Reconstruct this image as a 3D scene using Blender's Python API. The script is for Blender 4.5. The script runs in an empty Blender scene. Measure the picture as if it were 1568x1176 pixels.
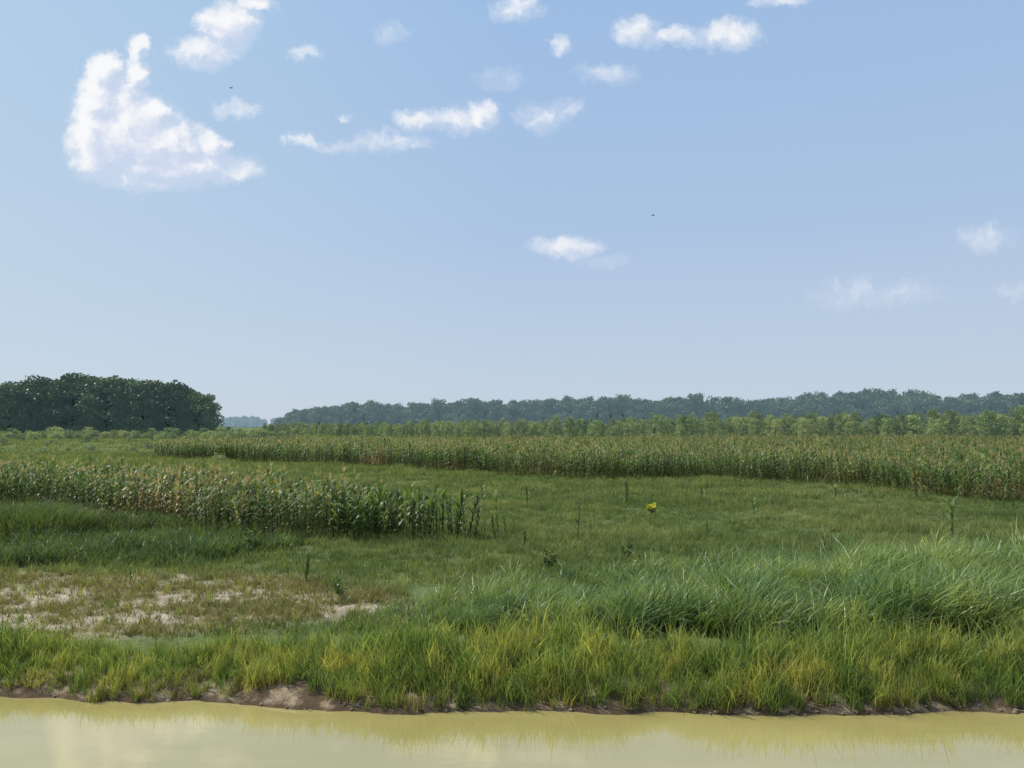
import bpy, math, random
import numpy as np
from mathutils import Vector, noise as mnoise
rng=np.random.default_rng(7); random.seed(7)
S=bpy.context.scene
F=1178.0; PITCH=math.atan((652-588)/F); CZ=4.3; WZ=-0.42
cp,sp=math.cos(PITCH),math.sin(PITCH)
def uv(px,py):
    a=(px-784)/F; b=(588-py)/F; yy=cp-b*sp
    return a/yy,(sp+b*cp)/yy
def G(px,py,z=0.0):
    u,v=uv(px,py); d=(z-CZ)/v
    return np.array([u*d,d,z])
S.view_settings.view_transform='Standard'; S.view_settings.look='None'; S.view_settings.exposure=0
# ---------------- camera
cam=bpy.data.cameras.new('camera'); co=bpy.data.objects.new('camera',cam); S.collection.objects.link(co)
co.location=(0,0,CZ); co.rotation_euler=(math.pi/2+PITCH,0,0)
cam.sensor_width=36; cam.lens=36*F/1568; cam.clip_end=20000; cam.clip_start=0.1
S.camera=co
# ---------------- node helpers
class N:
    def __init__(s,nt): s.nt=nt
    def n(s,t,**k):
        x=s.nt.nodes.new(t)
        for a,b in k.items(): setattr(x,a,b)
        return x
    def l(s,a,b): s.nt.links.new(a,b)
    def setin(s,sock,v):
        if isinstance(v,bpy.types.NodeSocket): s.l(v,sock)
        else: sock.default_value=v
    def m(s,op,a,b=0.0,c=0.0,clamp=False):
        x=s.n('ShaderNodeMath',operation=op); x.use_clamp=clamp
        s.setin(x.inputs[0],a); s.setin(x.inputs[1],b)
        if len(x.inputs)>2: s.setin(x.inputs[2],c)
        return x.outputs[0]
    def vm(s,op,a,b=None,c=None):
        x=s.n('ShaderNodeVectorMath',operation=op)
        s.setin(x.inputs[0],a)
        if b is not None: s.setin(x.inputs[1],b)
        if c is not None: s.setin(x.inputs[2],c)
        return x
    def mix(s,f,a,b,bt='MIX'):
        x=s.n('ShaderNodeMix',data_type='RGBA',blend_type=bt)
        s.setin(x.inputs[0],f); s.setin(x.inputs[6],a); s.setin(x.inputs[7],b)
        return x.outputs[2]
    def mr(s,v,a,b,c=0.0,d=1.0,smooth=True):
        x=s.n('ShaderNodeMapRange',interpolation_type='SMOOTHSTEP' if smooth else 'LINEAR')
        s.setin(x.inputs[0],v); x.inputs[1].default_value=a; x.inputs[2].default_value=b
        s.setin(x.inputs[3],c); s.setin(x.inputs[4],d)
        return x.outputs[0]
    def noise(s,vec,scale,detail=3,rough=.55,out=0):
        x=s.n('ShaderNodeTexNoise'); s.l(vec,x.inputs['Vector']); x.inputs['Scale'].default_value=scale
        x.inputs['Detail'].default_value=detail; x.inputs['Roughness'].default_value=rough
        return x.outputs[out]
def rgb(r,g,b): return (r,g,b,1.0)
# ---------------- world
SUN_EL=math.radians(52); SUN_AZ=math.radians(-68)  # azimuth measured from +Y toward +X
W=bpy.data.worlds.new('World'); S.world=W; W.use_nodes=True; nt=W.node_tree; nt.nodes.clear(); w=N(nt)
try:
    W.cycles.sampling_method='MANUAL'; W.cycles.sample_map_resolution=128
except Exception as e: print(e)
sky=w.n('ShaderNodeTexSky',sky_type='NISHITA'); sky.sun_disc=False; sky.sun_elevation=SUN_EL; sky.sun_rotation=SUN_AZ
sky.altitude=50; sky.air_density=1.0; sky.dust_density=.6; sky.ozone_density=1.6
SKS=.12
clouds=[(160,108,28,30,1.15),(148,155,32,40,1.15),(143,205,36,50,1.15),(142,240,34,30,1.05),(212,74,20,15,.95),(206,112,18,32,.95),(190,152,24,42,1.0),(200,205,66,52,1.25),(236,172,22,17,1.05),(250,222,58,38,1.2),(270,255,95,27,.95),(322,222,26,22,.95),(362,262,42,15,.7),(230,270,95,22,.7),
(388,8,30,15,.9),(352,42,42,34,.95),(312,80,50,26,.8),(322,28,24,16,.85),(466,82,25,12,.58),(366,165,36,14,.56),(462,217,26,13,.66),(530,184,11,7,.58),(598,218,62,16,.52),(640,184,38,17,.66),(700,184,44,17,.7),(742,174,24,19,.8),(520,226,50,11,.4),
(790,12,36,22,.7),(858,70,19,18,.66),(832,180,38,22,.57),(872,166,24,13,.46),(932,112,42,17,.54),(772,120,36,17,.4),(600,50,30,16,.36),(972,44,36,22,.68),(1030,56,48,16,.66),(1120,54,44,23,.82),(1192,0,44,12,.58),(868,378,54,16,.70),(1508,366,42,20,.47),(1310,450,70,24,.32),(925,404,40,10,.28),(1390,450,60,20,.31),(1560,445,40,18,.33)]
def cgroup(name,bl):
    g=bpy.data.node_groups.new(name,'ShaderNodeTree')
    g.interface.new_socket('P',in_out='INPUT',socket_type='NodeSocketVector'); g.interface.new_socket('D',in_out='OUTPUT',socket_type='NodeSocketFloat')
    gg=N(g); gi=gg.n('NodeGroupInput'); go=gg.n('NodeGroupOutput'); acc=None
    n1=gg.noise(gi.outputs[0],30,6,.64,1)
    off=gg.vm('MULTIPLY',gg.vm('SUBTRACT',n1,(.5,.5,.5)).outputs[0],(.055,.045,0)).outputs[0]
    pw=gg.vm('ADD',gi.outputs[0],off).outputs[0]
    for (x,y,rx,ry,wt) in bl:
        u,v=uv(x,y); sx,sy=F/(rx*1.5),F/(ry*1.5)
        q=gg.vm('MULTIPLY_ADD',pw,(sx,sy,0),(-u*sx,-v*sy,0)).outputs[0]
        d=gg.vm('DOT_PRODUCT',q,q).outputs['Value']
        e=gg.m('MULTIPLY_ADD',d,-(wt+.12),wt)
        acc=e if acc is None else gg.m('SMOOTH_MAX',acc,e,.22)
    acc=gg.m('MAXIMUM',acc,-1.0)
    n2=gg.noise(pw,42,6,.6)
    acc=gg.m('ADD',acc,gg.m('MULTIPLY_ADD',n2,.8,-.42))
    gg.l(acc,go.inputs[0]); return g
tc=w.n('ShaderNodeTexCoord'); sep=w.n('ShaderNodeSeparateXYZ'); w.l(tc.outputs['Generated'],sep.inputs[0])
yy=w.m('MAXIMUM',sep.outputs[1],.05)
pu=w.m('DIVIDE',sep.outputs[0],yy); pv=w.m('DIVIDE',sep.outputs[2],yy)
comb=w.n('ShaderNodeCombineXYZ'); w.l(pu,comb.inputs[0]); w.l(pv,comb.inputs[1])
P=comb.outputs[0]
zz=w.m('MAXIMUM',sep.outputs[2],0.0)
def K(c): return rgb(c[0]/SKS,c[1]/SKS,c[2]/SKS)
hz=w.mix(w.mr(zz,0,.24,smooth=False),K((.55,.64,.75)),K((.44,.575,.775)))
hz=w.mix(w.mr(zz,.2,.55,smooth=False),hz,K((.35,.54,.82)))
hz=w.mix(w.mr(sep.outputs[0],.0,-.6,0,1,False),hz,w.mix(w.mr(zz,0,.5,smooth=False),K((.56,.65,.755)),K((.46,.65,.83))))
skyc=w.mix(w.mr(zz,0,.5,.92,.85,False),sky.outputs[0],hz)
bg=w.n('ShaderNodeBackground'); bg.inputs[1].default_value=SKS; w.l(skyc,bg.inputs[0]); out=bg.outputs[0]
for gi_,(x0,x1,y0,y1) in enumerate([(40,440,-60,320),(440,830,141,280),(440,700,-60,141),(700,1290,-60,141),(770,1020,330,440),(1200,1640,320,510),(830,930,141,240)]):
    bl=[c for c in clouds if c[0]+c[2]*1.5+15>x0 and c[0]-c[2]*1.5-15<x1 and c[1]+c[3]*1.5+15>y0 and c[1]-c[3]*1.5-15<y1]
    g=cgroup('cloud_%d'%gi_,bl)
    u0,_=uv(x0,(y0+y1)/2);u1,_=uv(x1,(y0+y1)/2);_,v1=uv(784,y0);_,v0=uv(784,y1)
    msk=w.m('MULTIPLY',w.m('MULTIPLY',w.m('GREATER_THAN',pu,u0),w.m('LESS_THAN',pu,u1)),w.m('MULTIPLY',w.m('GREATER_THAN',pv,v0),w.m('LESS_THAN',pv,v1)))
    def fld(v):
        x=w.n('ShaderNodeGroup'); x.node_tree=g; w.l(v,x.inputs[0]); return x.outputs[0]
    d0=fld(P); d1=fld(w.vm('ADD',P,(-.013,.015,0)).outputs[0])
    alpha=w.mr(d0,-.04,.95,0,.97)
    shade=w.mr(w.m('SUBTRACT',d0,d1),-.3,.42)
    ccol=w.mix(shade,rgb(.61,.69,.86),rgb(.96,.96,.97))
    ccol=w.mix(w.mr(alpha,.0,.8,1,0),ccol,rgb(.76,.82,.93))
    ccs=w.vm('SCALE',ccol); ccs.inputs['Scale'].default_value=1/SKS
    b2=w.n('ShaderNodeBackground'); b2.inputs[1].default_value=SKS; w.l(w.mix(alpha,skyc,ccs.outputs[0]),b2.inputs[0])
    mx=w.n('ShaderNodeMixShader'); w.l(msk,mx.inputs[0]); w.l(out,mx.inputs[1]); w.l(b2.outputs[0],mx.inputs[2]); out=mx.outputs[0]
wo=w.n('ShaderNodeOutputWorld'); w.l(out,wo.inputs[0])
# sun
sl=bpy.data.lights.new('sun','SUN'); sl.energy=5.0; sl.angle=math.radians(.5); sl.color=(1,.95,.86)
so=bpy.data.objects.new('sun',sl); S.collection.objects.link(so)
sd=Vector((math.sin(SUN_AZ)*math.cos(SUN_EL),math.cos(SUN_AZ)*math.cos(SUN_EL),math.sin(SUN_EL)))
so.rotation_euler=sd.to_track_quat('Z','Y').to_euler()
# ---------------- materials
def leafmat(name,stops,patch=None,patchscale=.15,rand=.25,transl=.35,rough=.5,spec=.3,brown=None,haze=None,fine=None,gain=1.0):
    m=bpy.data.materials.new(name); m.use_nodes=True; nt=m.node_tree; nt.nodes.clear(); w=N(nt)
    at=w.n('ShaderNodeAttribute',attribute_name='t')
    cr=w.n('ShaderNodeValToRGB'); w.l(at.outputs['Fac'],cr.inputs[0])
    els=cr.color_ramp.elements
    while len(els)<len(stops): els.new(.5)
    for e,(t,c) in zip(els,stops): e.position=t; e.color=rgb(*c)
    col=cr.outputs[0]; geo=w.n('ShaderNodeNewGeometry'); oi=w.n('ShaderNodeObjectInfo')
    rn=w.m('FRACT',w.m('ADD',oi.outputs['Random'],w.n('ShaderNodeAttribute',attribute_name='rnd').outputs['Fac']))
    if patch:
        f=w.mr(w.noise(geo.outputs['Position'],patchscale,3,.6),.38,.62)
        col=w.mix(w.m('MULTIPLY',f,patch[1]),col,rgb(*patch[0]))
    if fine:
        f=w.mr(w.noise(geo.outputs['Position'],fine[2],2,.6),.45,.6)
        col=w.mix(w.m('MULTIPLY',f,fine[1]),col,rgb(*fine[0]))
    if brown:
        f=w.mr(w.noise(geo.outputs['Position'],brown[2],2,.5),brown[3],brown[3]+.12)
        low=w.mr(at.outputs['Fac'],brown[4],brown[4]-.25)
        f=w.m('MULTIPLY',w.m('MULTIPLY',f,low),brown[1])
        f=w.m('MULTIPLY',f,w.mr(w.noise(geo.outputs['Position'],3.0,1),.35,.6))
        col=w.mix(f,col,rgb(*brown[0]))
    v=w.mr(rn,0,1,(1-rand)*gain,(1+rand)*gain,False)
    hs=w.n('ShaderNodeHueSaturation'); w.l(col,hs.inputs['Color']); w.l(v,hs.inputs['Value'])
    w.l(w.mr(rn,0,1,.515,.49,False),hs.inputs['Hue'])
    pb=w.n('ShaderNodeBsdfPrincipled'); w.l(hs.outputs[0],pb.inputs['Base Color']); pb.inputs['Roughness'].default_value=rough
    pb.inputs['Specular IOR Level'].default_value=spec
    tr=w.n('ShaderNodeBsdfTranslucent'); w.l(w.mix(1.0,hs.outputs[0],rgb(1.35,1.3,.7),'MULTIPLY'),tr.inputs[0])
    ms=w.n('ShaderNodeMixShader'); ms.inputs[0].default_value=transl; w.l(pb.outputs[0],ms.inputs[1]); w.l(tr.outputs[0],ms.inputs[2])
    o=w.n('ShaderNodeOutputMaterial'); out=ms.outputs[0]
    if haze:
        em=w.n('ShaderNodeEmission'); em.inputs[0].default_value=rgb(*haze); ad=w.n('ShaderNodeAddShader')  # aerial haze painted in: constant emission added to distant tree and sapling leaves
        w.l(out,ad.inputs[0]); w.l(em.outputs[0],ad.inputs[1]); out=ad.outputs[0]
    w.l(out,o.inputs[0]); return m
def plain(name,c,rough=.8):
    m=bpy.data.materials.new(name); m.use_nodes=True; w=N(m.node_tree); pb=m.node_tree.nodes['Principled BSDF']
    geo=w.n('ShaderNodeNewGeometry'); f=w.noise(geo.outputs['Position'],9,4)
    col=w.mix(f,rgb(c[0]*.6,c[1]*.6,c[2]*.6),rgb(c[0]*1.3,c[1]*1.3,c[2]*1.3)); w.l(col,pb.inputs['Base Color']); pb.inputs['Roughness'].default_value=rough
    return m
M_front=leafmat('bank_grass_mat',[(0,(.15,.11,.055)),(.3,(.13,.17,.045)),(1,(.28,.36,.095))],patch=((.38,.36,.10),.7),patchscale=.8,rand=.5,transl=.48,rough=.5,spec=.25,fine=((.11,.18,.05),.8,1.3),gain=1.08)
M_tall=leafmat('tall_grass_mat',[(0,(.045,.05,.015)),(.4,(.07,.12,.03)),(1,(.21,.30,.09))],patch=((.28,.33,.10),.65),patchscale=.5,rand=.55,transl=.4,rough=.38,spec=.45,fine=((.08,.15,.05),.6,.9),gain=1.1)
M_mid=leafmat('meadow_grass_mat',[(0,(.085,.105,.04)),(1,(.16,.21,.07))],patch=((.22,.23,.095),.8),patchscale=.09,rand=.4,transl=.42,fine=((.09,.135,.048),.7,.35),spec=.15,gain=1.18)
M_sprout=leafmat('sprout_mat',[(0,(.16,.14,.07)),(1,(.22,.24,.09))],patch=((.25,.21,.10),.7),patchscale=.5,rand=.4,transl=.4,spec=.15)
M_weed=leafmat('weed_mat',[(0,(.04,.055,.018)),(1,(.13,.19,.065))],patch=((.10,.155,.055),.7),patchscale=.25,rand=.5,transl=.38,rough=.42)
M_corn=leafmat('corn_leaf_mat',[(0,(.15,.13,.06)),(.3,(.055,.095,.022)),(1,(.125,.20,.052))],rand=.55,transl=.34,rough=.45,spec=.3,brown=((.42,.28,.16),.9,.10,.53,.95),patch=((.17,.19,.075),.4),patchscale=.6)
M_tassel=leafmat('corn_tassel_mat',[(0,(.40,.32,.16)),(1,(.48,.39,.21))],rand=.45,transl=.4)
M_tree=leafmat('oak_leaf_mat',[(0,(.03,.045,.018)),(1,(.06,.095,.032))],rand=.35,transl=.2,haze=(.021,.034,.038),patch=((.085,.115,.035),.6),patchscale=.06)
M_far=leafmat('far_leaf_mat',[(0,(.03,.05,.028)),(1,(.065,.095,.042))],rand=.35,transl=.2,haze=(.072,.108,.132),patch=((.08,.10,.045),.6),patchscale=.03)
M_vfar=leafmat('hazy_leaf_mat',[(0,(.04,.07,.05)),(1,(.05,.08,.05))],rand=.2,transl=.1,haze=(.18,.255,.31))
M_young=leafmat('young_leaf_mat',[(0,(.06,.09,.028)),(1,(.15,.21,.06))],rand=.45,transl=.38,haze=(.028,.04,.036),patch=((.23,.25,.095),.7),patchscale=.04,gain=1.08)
M_bark=plain('bark_mat',(.07,.055,.04)); M_mud=plain('mud_mat',(.19,.135,.09))
M_yel=leafmat('flower_mat',[(0,(.5,.45,.02)),(1,(.7,.62,.03))],transl=.2)
# ---------------- mesh building
class MB:
    def __init__(s): s.v=[];s.f=[];s.t=[];s.mi=[]
    def blade(s,x,y,z,h,wd,ang,lean,seg=4,droop=0.0,face=None,mi=0,t0=0.,t1=1.,wp=.8,leafy=False):
        dx,dy=math.cos(ang),math.sin(ang); fa=ang+math.pi/2 if face is None else face
        fx,fy=math.cos(fa),math.sin(fa); b=len(s.v)
        for i in range(seg+1):
            q=i/seg; hx=lean*h*q**1.7; zz=h*(q-droop*q*q*q)
            cx,cy=x+dx*hx,y+dy*hx
            if i==seg: s.v.append((cx,cy,z+zz)); s.t.append(t1)
            else:
                ww=wd*.5*((math.sin(math.pi*min(1,q*.75+.22))) if leafy else (1-q)**wp)
                s.v.append((cx-fx*ww,cy-fy*ww,z+zz)); s.v.append((cx+fx*ww,cy+fy*ww,z+zz)); s.t+= [t0+(t1-t0)*q]*2
        for i in range(seg-1):
            a=b+2*i; s.f.append((a,a+1,a+3,a+2)); s.mi.append(mi)
        a=b+2*(seg-1); s.f.append((a,a+1,a+2)); s.mi.append(mi)
    def tube(s,p0,p1,r0,r1,n=5,mi=0,t=.5):
        p0=Vector(p0);p1=Vector(p1); ax=(p1-p0).normalized(); a=ax.orthogonal().normalized(); c=ax.cross(a); b=len(s.v)
        for p,r in((p0,r0),(p1,r1)):
            for k in range(n):
                th=2*math.pi*k/n; q=p+(a*math.cos(th)+c*math.sin(th))*r; s.v.append(tuple(q)); s.t.append(t)
        for k in range(n):
            s.f.append((b+k,b+(k+1)%n,b+n+(k+1)%n,b+n+k)); s.mi.append(mi)
    def leaf(s,p,sz,mi=0,t=.5):
        n=Vector((random.gauss(0,1),random.gauss(0,1),random.gauss(0,1)+.6)).normalized(); a=n.orthogonal().normalized(); c=n.cross(a)
        th=random.random()*6.28; a,c=a*math.cos(th)+c*math.sin(th),c*math.cos(th)-a*math.sin(th); b=len(s.v); p=Vector(p)
        for q in(-a*sz,c*sz*.6,a*sz,-c*sz*.6): s.v.append(tuple(p+q)); s.t.append(t)
        s.f.append((b,b+1,b+2,b+3)); s.mi.append(mi)
    def mesh(s,name,mats):
        me=bpy.data.meshes.new(name); me.from_pydata(s.v,[],s.f)
        a=me.attributes.new('t','FLOAT','POINT'); a.data.foreach_set('value',np.array(s.t,dtype=np.float32))
        for m in mats: me.materials.append(m)
        me.polygons.foreach_set('material_index',np.array(s.mi,dtype=np.int32)); me.update(); return me
def obj(name,me,loc=(0,0,0),rz=0,sc=1):
    o=bpy.data.objects.new(name,me); S.collection.objects.link(o); o.location=loc; o.rotation_euler=(0,0,rz); o.scale=(sc,)*3 if not hasattr(sc,'__len__') else sc; return o
U=random.uniform
def coll(name,meshes):
    c=bpy.data.collections.new(name)
    for i,me in enumerate(meshes): c.objects.link(bpy.data.objects.new('%s_%02d'%(name,i),me))
    return c
def tuft(mat,nb,r,h0,h1,wd,lean0,lean1,dirc=None,droop=.15,seg=4,name='tuft',dsp=.7):
    b=MB()
    for _ in range(nb):
        a=U(0,6.283); rr=r*math.sqrt(random.random())
        ang=U(0,6.283) if dirc is None else random.gauss(dirc,dsp)
        b.blade(rr*math.cos(a),rr*math.sin(a),-.03,U(h0,h1),wd*U(.6,1.3),ang,U(lean0,lean1),seg,droop*U(.3,1.6),face=U(0,3.14))
    return b.mesh(name,[mat])
C_front=coll('bank_tuft',[tuft(M_front,16,.12,.2,.66,.018,.05,.6,droop=.22) for _ in range(8)])
C_tall=coll('tall_tuft',[tuft(M_tall,20,.2,.5,1.25,.028,.15,.9,dirc=0,droop=.34,seg=5,dsp=1.2) for _ in range(8)])
C_mid=coll('mid_tuft',[tuft(M_mid,20,.28,.12,.40,.024,.1,.7,seg=3) for _ in range(6)])
C_midfar=coll('midfar_tuft',[tuft(M_mid,13,.33,.16,.44,.04,.1,.7,seg=2) for _ in range(5)])
C_sprout=coll('sprout',[tuft(M_sprout,8,.07,.08,.26,.018,.2,1.0,seg=3) for _ in range(6)])
C_weed=coll('weed',[tuft(M_weed,20,.3,.35,.8,.036,.1,.7,seg=4,droop=.25) for _ in range(6)])
def corn(h,tassel=True,thin=False,lw=.075,LL=1.0,mat=None):
    b=MB(); kx,ky=U(-.16,.16),U(-.16,.16)
    b.tube((0,0,-.05),(kx*.5,ky*.5,h*.5),.016,.013,5,0,.4); b.tube((kx*.5,ky*.5,h*.5),(kx,ky,h*.93),.013,.006,5,0,.6)
    nl=9 if thin else 11; a=U(0,6.28)
    for i in range(nl):
        q=.12+.76*i/(nl-1); a+=math.pi+U(-.5,.5); L=h*U(.26,.40)*(1.15-abs(q-.55)*.8)*LL
        up=.9 if q>.65 else .75
        if q>.3 or thin: b.blade(kx*q,ky*q,h*q*.93,L*up,lw*U(.8,1.25),a,U(.6,1.25) if not thin else U(.45,1.0),5,U(.45,1.3) if not thin else U(.1,.9),t0=.3+q*.5,t1=min(1,q+.4),leafy=True)
        else: b.blade(kx*q,ky*q,h*q*.93,L*up,.06,a,U(.6,1.1),5,U(.9,1.5),t0=q*.4,t1=q,leafy=True)
    if tassel:
        for i in range(7):
            b.blade(kx,ky,h*.88,h*U(.09,.17),.03,U(0,6.28),U(.1,.9),3,.2,face=U(0,3.14),mi=1)
        for i in range(2): b.blade(kx,ky,h*.88,h*.19,.032,U(0,6.28),.1,3,0,face=i*1.57,mi=1)
    return b.mesh('corn',[mat or M_corn,M_tassel])
C_corn=coll('corn',[corn(U(1.75,2.5),i not in(2,6,9)) for i in range(12)])
C_cornthin=coll('cornthin',[corn(U(1.4,2.1),False,True,.09,1.25) for _ in range(6)])
lone=[corn(U(1.6,2.0),False,True,.14,1.6,M_weed) for _ in range(5)]
def tree(h,r,nclump,nleaf,lsz,mat,low=.12,cr=1.9,trunk=.35):
    b=MB(); b.tube((0,0,-.3),(U(-.3,.3),U(-.3,.3),h*.45),trunk,trunk*.6,7,1); 
    for i in range(nclump):
        a=U(0,6.283); q=random.random()**.8; z=h*(low+(.93-low)*q)
        prof=math.sqrt(max(0.05,1-((q-.42)/.62)**2)); rr=r*prof*(random.random()**.45)*.85
        c=Vector((rr*math.cos(a),rr*math.sin(a),z))
        if i%3==0: b.tube((0,0,min(h*.5,z*.55)),c,trunk*.3,trunk*.06,4,1)
        k=cr*U(.6,1.3)
        for _ in range(nleaf):
            n=Vector((random.gauss(0,1),random.gauss(0,1),random.gauss(0,1))).normalized()*k*U(.55,1.08); n.z*=.7
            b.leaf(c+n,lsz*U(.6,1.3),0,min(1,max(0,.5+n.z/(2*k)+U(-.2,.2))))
    return b.mesh('tree',[mat,M_bark])
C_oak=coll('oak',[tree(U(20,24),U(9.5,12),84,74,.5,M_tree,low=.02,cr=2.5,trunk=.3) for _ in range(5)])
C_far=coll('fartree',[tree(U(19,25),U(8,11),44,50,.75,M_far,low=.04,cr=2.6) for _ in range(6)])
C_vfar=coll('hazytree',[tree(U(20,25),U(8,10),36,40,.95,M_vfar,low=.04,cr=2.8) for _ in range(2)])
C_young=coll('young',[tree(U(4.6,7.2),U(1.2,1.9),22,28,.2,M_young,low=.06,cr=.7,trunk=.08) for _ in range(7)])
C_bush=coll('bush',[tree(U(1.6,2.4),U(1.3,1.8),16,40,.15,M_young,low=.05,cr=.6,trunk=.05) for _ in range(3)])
def clod():
    import bmesh
    bm=bmesh.new(); bmesh.ops.create_icosphere(bm,subdivisions=2,radius=.045); o=Vector((U(0,50),U(0,50),0))
    for v in bm.verts: v.co*=.75+.6*mnoise.noise(v.co*18+o); v.co.z*=.55
    me=bpy.data.meshes.new('clod'); bm.to_mesh(me); me.materials.append(M_mud); return me
C_clod=coll('clod',[clod() for _ in range(4)])
def scatter(name,pts,rot,scl,c,real=False):
    n=len(pts); me=bpy.data.meshes.new(name); me.vertices.add(n); me.vertices.foreach_set('co',np.asarray(pts,dtype=np.float32).ravel())
    a=me.attributes.new('rot','FLOAT_VECTOR','POINT'); a.data.foreach_set('vector',np.asarray(rot,dtype=np.float32).ravel())
    a=me.attributes.new('scl','FLOAT_VECTOR','POINT'); a.data.foreach_set('vector',np.asarray(scl,dtype=np.float32).ravel())
    a=me.attributes.new('idx','INT','POINT'); a.data.foreach_set('value',rng.integers(0,len(c.objects),n).astype(np.int32))
    a=me.attributes.new('rnd','FLOAT','POINT'); a.data.foreach_set('value',rng.random(n).astype(np.float32) if real else np.zeros(n,dtype=np.float32))
    o=obj(name,me); md=o.modifiers.new('scatter','NODES'); t=bpy.data.node_groups.new(name+'_gn','GeometryNodeTree')
    t.interface.new_socket('Geometry',in_out='INPUT',socket_type='NodeSocketGeometry'); t.interface.new_socket('Geometry',in_out='OUTPUT',socket_type='NodeSocketGeometry')
    q=N(t); gi=q.n('NodeGroupInput'); go=q.n('NodeGroupOutput'); ip=q.n('GeometryNodeInstanceOnPoints'); ci=q.n('GeometryNodeCollectionInfo')
    ci.inputs[0].default_value=c; ci.inputs['Separate Children'].default_value=True; ci.inputs['Reset Children'].default_value=True
    def at(nm,ty):
        x=q.n('GeometryNodeInputNamedAttribute',data_type=ty); x.inputs[0].default_value=nm; return x.outputs[0]
    q.l(gi.outputs[0],ip.inputs['Points']); q.l(ci.outputs[0],ip.inputs['Instance']); ip.inputs['Pick Instance'].default_value=True
    q.l(at('idx','INT'),ip.inputs['Instance Index']); er=q.n('FunctionNodeEulerToRotation'); q.l(at('rot','FLOAT_VECTOR'),er.inputs[0]); q.l(er.outputs[0],ip.inputs['Rotation'])
    q.l(at('scl','FLOAT_VECTOR'),ip.inputs['Scale']); last=ip.outputs[0]
    if real:
        ri=q.n('GeometryNodeRealizeInstances'); q.l(last,ri.inputs[0]); last=ri.outputs[0]
    q.l(last,go.inputs[0]); md.node_group=t; print(name,n,len(c.objects[0].data.polygons)); return o
def vnoise(x,y,s,seed=0):
    x=np.asarray(x)*s; y=np.asarray(y)*s; xi=np.floor(x).astype(int); yi=np.floor(y).astype(int); fx=x-xi; fy=y-yi
    fx=fx*fx*(3-2*fx); fy=fy*fy*(3-2*fy)
    def h(a,b):
        k=np.sin(a*127.1+b*311.7+seed*74.7)*43758.5453; return k-np.floor(k)
    return (h(xi,yi)*(1-fx)+h(xi+1,yi)*fx)*(1-fy)+(h(xi,yi+1)*(1-fx)+h(xi+1,yi+1)*fx)*fy
def fbm(x,y,s,o=4,seed=0):
    r=0;a=.5;tot=0
    for i in range(o): r=r+a*vnoise(x,y,s*2**i,seed+i); tot+=a; a*=.55
    return r/tot
shpx=[(-400,1060),(0,1068),(200,1074),(350,1076),(500,1087),(650,1093),(1000,1092),(1300,1094),(1568,1090),(2000,1092)]
shp=np.array([G(a,b,WZ) for a,b in shpx])
def shore(X): return np.interp(X,shp[:,0],shp[:,1])+(.5-fbm(X,X*0,1.1,4,3))*.4
def hgt(X,Y):
    s=Y-shore(X)
    z=np.where(s<0,WZ+s*.5,WZ+ (.42)*(1-np.exp(-np.clip(s,0,50)/.6)))
    z=np.maximum(z,-1.0)
    z=z+np.where(s>-.4,(fbm(X,Y,1.3,4,9)-.5)*.08*np.clip((s+.4)/.5,0,1),0)
    z=z+ (fbm(X,Y,.15,2,5)-.5)*.25*np.clip((s-1)/4,0,1)*np.clip(1-(Y-60)/60,0,1)
    lev=np.clip((7-Y)/7,0,1); z=np.maximum(z,np.where(Y<7,-1.0+3.7*(lev*lev*(3-2*lev)),-9))
    return z
def edges(parts):
    r=[]
    for a,b,st in parts: r+=list(np.arange(a,b,st))
    return np.array(r+[parts[-1][1]])
xs=edges([(-9000,-1000,1000),(-1000,-100,60),(-100,-24,3),(-24,24,.14),(24,100,3),(100,1000,60),(1000,9000,1000)])
ys=edges([(-200,-20,20),(-20,12,.8),(12,16.5,.07),(16.5,26,.16),(26,60,.8),(60,200,6),(200,1000,50),(1000,9000,800)])
X,Y=np.meshgrid(xs,ys); Z=hgt(X,Y)
def mudmask(X,Y):
    px=784+F*X/np.maximum(Y,1)*.98
    far=np.interp(px,[-600,0,300,480,600,700],[24,23.8,23.3,22.8,20.8,17.3]); near=np.interp(px,[-600,0,250,450,600,700],[15.6,15.6,15.6,16.4,17.6,18.5])
    m=np.clip((far-Y)/2.0,0,1)*np.clip((Y-near)/.9,0,1)
    return m
mm=mudmask(X,Y); n=fbm(X,Y*2.2,.6,5,21)
bare=np.clip((n-.46)/.10,0,1)*mm
s=Y-shore(X); bank=np.clip(1-(s-.5)/.4,0,1)
V=np.stack([X.ravel(),Y.ravel(),Z.ravel()],1); nx,ny=len(xs),len(ys)
i=np.arange(nx*ny).reshape(ny,nx); Fq=np.stack([i[:-1,:-1],i[:-1,1:],i[1:,1:],i[1:,:-1]],-1).reshape(-1,4)
me=bpy.data.meshes.new('ground'); me.vertices.add(len(V)); me.vertices.foreach_set('co',V.astype(np.float32).ravel())
me.loops.add(Fq.size); me.loops.foreach_set('vertex_index',Fq.ravel().astype(np.int32)); me.polygons.add(len(Fq)); me.polygons.foreach_set('loop_start',np.arange(0,Fq.size,4,dtype=np.int32))
me.update(calc_edges=True); me.validate()
for nm,arr in(('bare',bare),('flat',mm),('bank',bank)):
    a=me.attributes.new(nm,'FLOAT','POINT'); a.data.foreach_set('value',arr.ravel().astype(np.float32))
me.polygons.foreach_set('use_smooth',np.ones(len(me.polygons),dtype=bool))
m=bpy.data.materials.new('ground_mat'); m.use_nodes=True; w=N(m.node_tree); pb=m.node_tree.nodes['Principled BSDF']
geo=w.n('ShaderNodeNewGeometry'); pos=geo.outputs['Position']
def A(nm): return w.n('ShaderNodeAttribute',attribute_name=nm).outputs['Fac']
green=w.mix(w.mr(w.noise(pos,.06,4),.35,.65),rgb(.10,.145,.045),rgb(.15,.185,.065))
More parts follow.
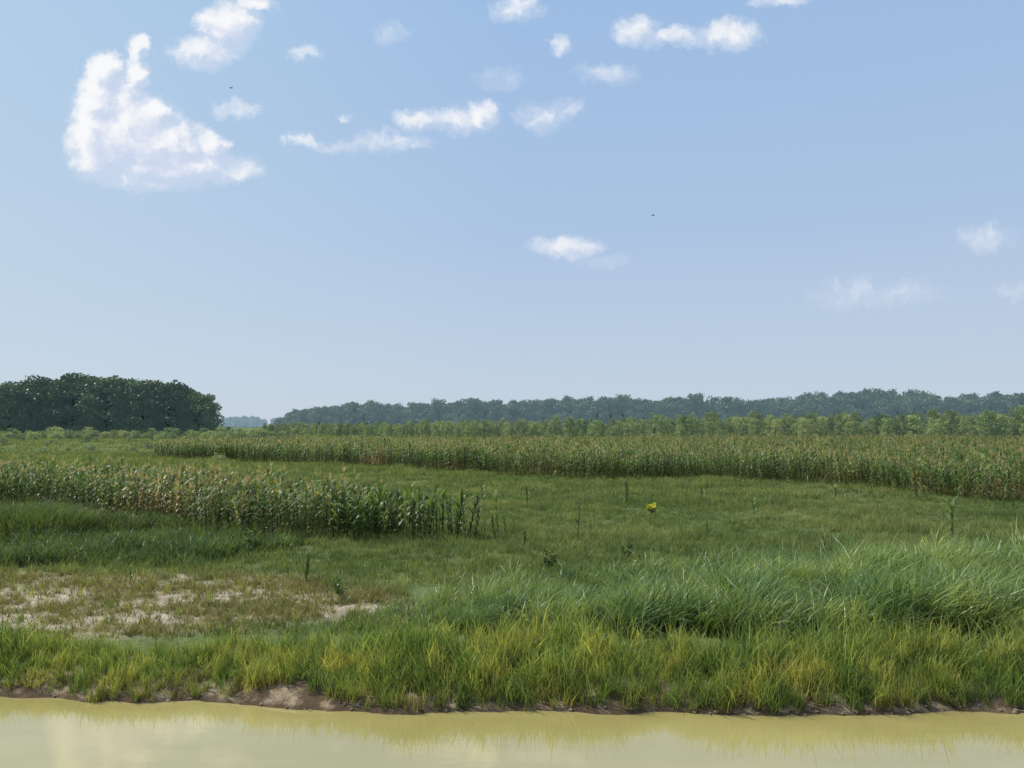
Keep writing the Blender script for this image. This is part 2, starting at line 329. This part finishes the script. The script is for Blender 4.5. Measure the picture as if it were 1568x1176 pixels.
green=w.mix(w.mr(w.noise(pos,5,5,.7),.35,.7),green,rgb(.07,.085,.035))
soil=w.mix(w.mr(w.noise(pos,3,5,.7),.35,.65),rgb(.16,.145,.08),rgb(.27,.225,.14))
sand=w.mix(w.mr(w.noise(pos,2.2,6,.7),.35,.65),rgb(.27,.22,.155),rgb(.43,.36,.275))
bk=w.mix(w.mr(w.noise(pos,2.5,6,.7),.44,.66),rgb(.10,.07,.042),rgb(.34,.26,.17))
c=w.mix(A('flat'),green,soil); c=w.mix(A('bare'),c,sand); c=w.mix(A('bank'),c,bk)
sepz=w.n('ShaderNodeSeparateXYZ'); w.l(pos,sepz.inputs[0])
wet=w.mr(sepz.outputs[2],WZ+.01,WZ+.07,1,0); c=w.mix(w.m('MULTIPLY',wet,.7),c,rgb(.075,.052,.03))
w.l(c,pb.inputs['Base Color']); pb.inputs['Roughness'].default_value=.9; pb.inputs['Specular IOR Level'].default_value=.08
bp=w.n('ShaderNodeBump'); bp.inputs['Strength'].default_value=.8; bp.inputs['Distance'].default_value=.035; w.l(w.noise(pos,12,6,.7),bp.inputs['Height']); w.l(bp.outputs[0],pb.inputs['Normal'])
me.materials.append(m); obj('ground',me)
# ---------------- water
wm=bpy.data.meshes.new('water'); wm.from_pydata([(-300,2,WZ),(300,2,WZ),(300,18,WZ),(-300,18,WZ)],[],[(0,1,2,3)])
m=bpy.data.materials.new('muddy_water_mat'); m.use_nodes=True; w=N(m.node_tree); pb=m.node_tree.nodes['Principled BSDF']
geo=w.n('ShaderNodeNewGeometry'); pos=geo.outputs['Position']
sc=w.vm('MULTIPLY',pos,(.5,1.6,1)).outputs[0]
c=w.mix(w.mr(w.noise(sc,.6,4),.3,.7),rgb(.29,.245,.085),rgb(.34,.29,.11)); w.l(c,pb.inputs['Base Color'])
pb.inputs['Roughness'].default_value=.02; pb.inputs['IOR'].default_value=2.3
bp=w.n('ShaderNodeBump'); bp.inputs['Strength'].default_value=.035; bp.inputs['Distance'].default_value=.02
w.l(w.noise(w.vm('MULTIPLY',pos,(1,2.2,1)).outputs[0],3.6,4,.55),bp.inputs['Height']); w.l(bp.outputs[0],pb.inputs['Normal'])
wm.materials.append(m); obj('water',wm)
# ---------------- scatter helpers
def sample(n,d0,d1,p0,p1):
    Y=np.sqrt(rng.uniform(d0*d0,d1*d1,n)); px=rng.uniform(p0,p1,n); return (px-784)/F*Y,Y,px
def area(d0,d1,p0,p1): return .5*(d1*d1-d0*d0)*(p1-p0)/F
def put(name,X,Y,c,s0,s1,tilt=.08,rotr=math.pi,zs=None,smul=None,z0=0,real=True):
    n=len(X); s=rng.uniform(s0,s1,n)
    if smul is not None: s=s*smul
    scl=np.stack([s,s,s*(zs if zs is not None else 1)],1)
    rot=np.stack([rng.normal(0,tilt,n),rng.normal(0,tilt,n),rng.uniform(-rotr,rotr,n)],1)
    return scatter(name,np.stack([X,Y,hgt(X,Y)+z0],1),rot,scl,c,real)
# front bank grass
a=area(12.6,17.2,-250,1820); X,Y,px=sample(int(a*112),12.6,17.2,-250,1820); s=Y-shore(X)
lim=np.interp(px,[-250,0,300,500,700,900,1568],[2.3,2.1,1.9,2.8,2.9,2.4,2.1])+(fbm(X,Y,1.0,2,39)-.5)*.8
sh0=-.06+.22*fbm(X,X*0,1.6,3,37)+.32*np.exp(-((px-440)/60)**2)
edge_=np.clip(1-s/.6,0,1)
den=np.clip((s-sh0)/.06,.0,1)*np.clip((lim-s)/.9,0,1)*np.clip(.05+1.7*fbm(X,Y,1.1,4,31)+edge_*.25,0.12,1); k=(rng.random(len(X))<den)
hm=np.interp(px,[-250,0,300,500,700,1100,1568],[.85,.85,.75,.95,1.1,1.25,1.3])*(.6+.4*np.clip(s/1.2,0,1))*(.35+1.25*fbm(X,Y,1.1,4,33))
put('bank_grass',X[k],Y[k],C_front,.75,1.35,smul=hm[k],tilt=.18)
# tall grass on right
a=area(14.6,26,520,1900); X,Y,px=sample(int(a*44),14.6,26,520,1900)
near=np.interp(px,[520,620,800,1100,1568],[17.5,16.3,15.8,15.7,15.5])+(fbm(X,Y,.8,2,44)-.5)*1.0; far=np.interp(px,[520,620,700,900,1100,1568,1900],[18,18.6,20.5,22.5,24,25,25])
den=np.clip((Y-near)/.3,0,1)*np.clip((far-Y)/2.5,0,1)*np.clip(-.2+2.1*fbm(X,Y,.7,4,41),.08,1); k=rng.random(len(X))<den
hm=np.interp(px,[520,700,900,1200,1568],[.42,.58,.8,1.05,1.15])*(.25+1.4*fbm(X,Y,.6,4,43))
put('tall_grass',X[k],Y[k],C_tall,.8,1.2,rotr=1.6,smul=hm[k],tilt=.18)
# mudflat sprouts
a=area(15.0,25,-250,760); X,Y,px=sample(int(a*85),15.0,25,-250,760); mk=mudmask(X,Y); nn=fbm(X,Y*2.2,.6,5,21)
den=(.95-.72*np.clip((nn-.47)/.09,0,1))*np.clip(mk*2,0,1)*np.clip(.1+1.4*fbm(X,Y,1.5,2,22),0,1); k=rng.random(len(X))<den
put('mudflat_sprouts',X[k],Y[k],C_sprout,.6,1.6)
k=(rng.random(len(X))<.04)&(mk>.3); put('mudflat_sprouts',X[k],Y[k],C_front,.4,.8)
# transition grass
a=area(16,30,-250,1820); X,Y,px=sample(int(a*24),16,30,-250,1820); mk=mudmask(X,Y); k=(rng.random(len(X))<(1-mk*1.15)*(.3+fbm(X,Y,.4,3,55)))&~((px>620)&(Y<21))
put('short_grass',X[k],Y[k],C_mid,.6,1.15)
# mid field
for (d0,d1,den) in((29,45,13),(45,70,7),(70,120,3)):
    a=area(d0,d1,-250,1820); X,Y,px=sample(int(a*den),d0,d1,-250,1820)
    k=~((px>300)&(px<1850)&(Y>102))
    put('meadow_grass',X[k],Y[k],C_mid if d0<40 else C_midfar,.75*(1+.4*(d0>60)),1.35*(1+.4*(d0>60)),smul=(.3+1.3*fbm(X,Y,.3,5,61))[k])
a=area(120,330,-250,1820); X,Y,px=sample(int(a*.25),120,330,-250,1820); put('meadow_grass',X,Y,C_midfar,2.2,3.6,zs=.55)
# weeds left
a=area(22,42,-250,470); X,Y,px=sample(int(a*20),22,42,-250,470)
near=np.interp(px,[-250,0,200,330,400,470],[23.8,23.6,23.8,24.3,25.8,27.3])+(fbm(X,Y,.8,3,75)-.5)*2; far=np.interp(px,[-250,120,300,400,470],[44,38,32,29.5,28])
k=(Y>near)&(Y<far)&(rng.random(len(X))<.0+1.5*fbm(X,Y,.5,3,71)); put('weeds',X[k],Y[k],C_weed,.7,1.15,smul=(.1+1.6*fbm(X,Y,.6,4,72))[k],tilt=.2)
bm_=MB()
for _ in range(1500):
    a=U(0,6.283); r=1.9*math.sqrt(random.random()); bm_.blade(r*math.cos(a),r*.8*math.sin(a),0,1.45*(1-.35*(r/1.9)**2)*U(.7,1.1),.03,random.gauss(a,.6),U(.2,.6)*(.4+r/1.9),5,U(.2,.45),face=U(0,3.14))
big=bm_.mesh('grass_clump',[M_weed]); p=G(45,822); obj('grass_clump',big,(p[0],p[1],hgt(p[0],p[1])),0,(1.2,1.2,1.45))
p=G(-120,822); obj('grass_clump',big,(p[0],p[1],hgt(p[0],p[1])),2,1.1)
# ---------------- corn
def rows(Xr,Yr,row,sp,ang):
    ca,sa=math.cos(ang),math.sin(ang); L=np.hypot(max(map(abs,Xr)),max(map(abs,Yr)))*1.1
    A_,B_=np.meshgrid(np.arange(-L,L,sp),np.arange(-L,L,row)); A_=A_.ravel()+rng.normal(0,sp*.25,A_.size); B_=B_.ravel()+rng.normal(0,.09,B_.size)
    X=A_*ca-B_*sa; Y=A_*sa+B_*ca; k=(X>Xr[0])&(X<Xr[1])&(Y>Yr[0])&(Y<Yr[1]); X,Y=X[k],Y[k]; return X,Y,784+F*X/Y
X,Y,px=rows((-60,1),(26,60),.72,.2,-.35)
wob=(fbm(X,Y,.4,3,81)-.5)*3.4
fr=np.interp(px,[-400,0,120,300,400,560,700,790],[52,42,37,31.5,29.3,28.6,28.6,29.0])+wob; bk_=np.interp(px,[-400,0,240,400,480,560,700,790],[60,53,47,41,36,34,32.5,31.3])
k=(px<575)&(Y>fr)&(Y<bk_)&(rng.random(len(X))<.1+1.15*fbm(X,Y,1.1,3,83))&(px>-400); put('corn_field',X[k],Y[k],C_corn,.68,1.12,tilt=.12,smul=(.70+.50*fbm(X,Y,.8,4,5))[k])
k=(px>=510)&(px<780)&(Y>fr)&(Y<bk_)&(rng.random(len(X))<np.interp(px,[540,650,780],[.9,.6,.2])); put('corn_field',X[k],Y[k],C_cornthin,.7,1.25,tilt=.14)
X,Y,px=rows((-60,160),(34,185),.76,.24,.12)
wob=(fbm(X,Y,.15,3,91)-.5)*9
fr=np.interp(px,[235,500,620,850,1100,1250,1400,1568,1850],[100,85,76,62,60,57,50,43.5,37])+wob*.7
bk_=np.interp(px,[235,600,1000,1850],[128,150,170,185])
dep=Y-fr; pr=np.where(dep<5,.9,np.where(dep<14,.5,.24))*(.15+1.5*fbm(X,Y,.45,4,97))
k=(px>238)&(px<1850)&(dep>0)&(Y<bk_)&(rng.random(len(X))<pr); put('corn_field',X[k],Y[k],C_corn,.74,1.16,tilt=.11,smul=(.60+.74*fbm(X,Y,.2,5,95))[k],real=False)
X,Y,px=sample(600,40,66,1200,1820); k=(Y>np.interp(px,[1200,1400,1568,1820],[52,44,39,35]))&(Y<np.interp(px,[1200,1400,1568,1820],[58,51,44,38])); k&=rng.random(600)<.35
put('corn_field',X[k],Y[k],C_cornthin,.4,.8)
st=[(884,832,760),(960,772,732),(1075,770,732),(1156,790,760),(1052,770,740),(1458,824,766),(905,814,786),(590,752,728),(740,770,742),(808,778,748),(1083,822,793),(1280,765,742),(1135,758,738),(468,897,845),(200,895,866),(1345,790,766),(850,742,722),(1445,800,778),(803,836,812),(1000,742,722)]
for j,(x,yb,yt) in enumerate(st):
    p=G(x,yb); h=(yb-yt)/F*p[1]; me=lone[j%5]; zz_=max(v.co.z for v in me.vertices)
    obj('corn_stalk',me,(p[0],p[1],hgt(p[0],p[1])),U(0,6),(h/zz_)*1.12)
def broad(h,n,mat2=None):
    b=MB()
    for i in range(7):
        a=U(0,6.28); q=Vector((math.cos(a)*h*.35,math.sin(a)*h*.35,h*U(.6,1))); b.tube((0,0,0),q,.008,.004,4,0,.2)
        for _ in range(n//7): 
            f=U(.3,1.05); b.leaf((q.x*f+U(-.07,.07),q.y*f+U(-.07,.07),q.z*f+U(-.04,.08)),U(.03,.06),1 if (mat2 and f>.85) else 0,.7)
    return b.mesh('broadleaf',[M_weed]+([mat2] if mat2 else []))
for (x,yb,hh) in((380,850,.8),(522,918,.55),(842,872,.6),(960,860,.55),(395,845,.5)):
    p=G(x,yb); obj('broadleaf_weed',broad(hh,160),(p[0],p[1],hgt(p[0],p[1])))
p=G(1000,787); obj('yellow_wildflower',broad(.5,360,M_yel),(p[0],p[1],hgt(p[0],p[1])),0,(1.3,1.3,1))
X=rng.uniform(-14,14,600); Y=shore(X)+rng.normal(.02,.07,600); pr=np.where(X>3,.7,.15); k=(rng.random(600)<pr); put('mud_clods',X[k],Y[k],C_clod,.35,1.3,z0=.0)
# ---------------- trees
L=[]
for i in range(4000):
    x=random.uniform(-270,-113); y=U(285,345)
    px=784+F*x/y
    if px>306: continue
    if all((x-a)**2+(y-b)**2>60 for a,b in L): L.append((x,y))
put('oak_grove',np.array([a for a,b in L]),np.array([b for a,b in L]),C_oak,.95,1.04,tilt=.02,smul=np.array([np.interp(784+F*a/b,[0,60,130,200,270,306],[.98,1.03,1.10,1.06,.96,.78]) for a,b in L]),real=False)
L=[]
for i in range(8000):
    px=U(425,2000); y0=np.interp(px,[425,480,700,1000,1568,2000],[1120,930,720,620,520,470]); y=y0+U(0,60); x=(px-784)/F*y
    if all((x-a)**2+(y-b)**2>75 for a,b in L[-4000:]): L.append((x,y))
hm=np.array([np.interp(784+F*a/b,[425,450,520,700,1568],[.65,.95,1.18,1.15,1.10])*(.86+.34*float(fbm(a,b,.015,3,7))) for a,b in L])
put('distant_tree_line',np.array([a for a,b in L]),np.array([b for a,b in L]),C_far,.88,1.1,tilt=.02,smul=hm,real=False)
L=[(( (px-784)/F*y),y) for px,y in [(U(-300,560),U(1700,2000)) for _ in range(330)]]
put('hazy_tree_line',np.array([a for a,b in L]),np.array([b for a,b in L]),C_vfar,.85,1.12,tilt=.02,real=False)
X,Y,px=rows((-120,330),(150,420),5.5,2.8,.2)
X=X+rng.normal(0,.9,len(X)); Y=Y+rng.normal(0,.7,len(Y)); px=784+F*X/Y
fr=np.interp(px,[420,620,900,1200,1568,1900],[330,270,215,180,155,145]); k=(px>400)&(px<1900)&(Y>fr)&(Y<fr+110)&(rng.random(len(X))<.2+.85*fbm(X,Y,.06,3,79))
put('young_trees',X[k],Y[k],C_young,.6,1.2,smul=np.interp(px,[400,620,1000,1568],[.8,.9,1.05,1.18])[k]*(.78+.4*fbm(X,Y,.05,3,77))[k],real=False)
X,Y,px=sample(420,240,300,-250,440); k=rng.random(420)<.8; put('scrub',X[k],Y[k],C_bush,.8,1.6,real=False)
X,Y,px=sample(120,90,230,-250,700); put('scrub',X,Y,C_bush,.35,.8,real=False)
def bird():
    b=MB(); b.tube((-.25,0,0),(.0,0,.02),.02,.07,6); b.tube((0,0,.02),(.22,0,.03),.07,.03,6); b.tube((.22,0,.03),(.3,0,.03),.03,.005,6)
    for sg in(1,-1):
        k=len(b.v); b.v+=[(.1,0,.05),(-.08,0,.05),(-.06,sg*.3,.16),(.1,sg*.3,.17),(-.12,sg*.62,.1)]; b.t+=[0]*5; b.f+=[(k,k+1,k+2,k+3),(k+3,k+2,k+4)]; b.mi+=[0,0]
    k=len(b.v); b.v+=[(-.22,0,.0),(-.42,.07,0),(-.42,-.07,0)]; b.t+=[0]*3; b.f.append((k,k+1,k+2)); b.mi.append(0)
    return b.mesh('bird',[M_bark])
bme=bird()
for x,y,r in((1000,330,0),(354,135,1)):
    u,v=uv(x,y); o=obj('bird',bme,(u*130,130,CZ+v*130),r)
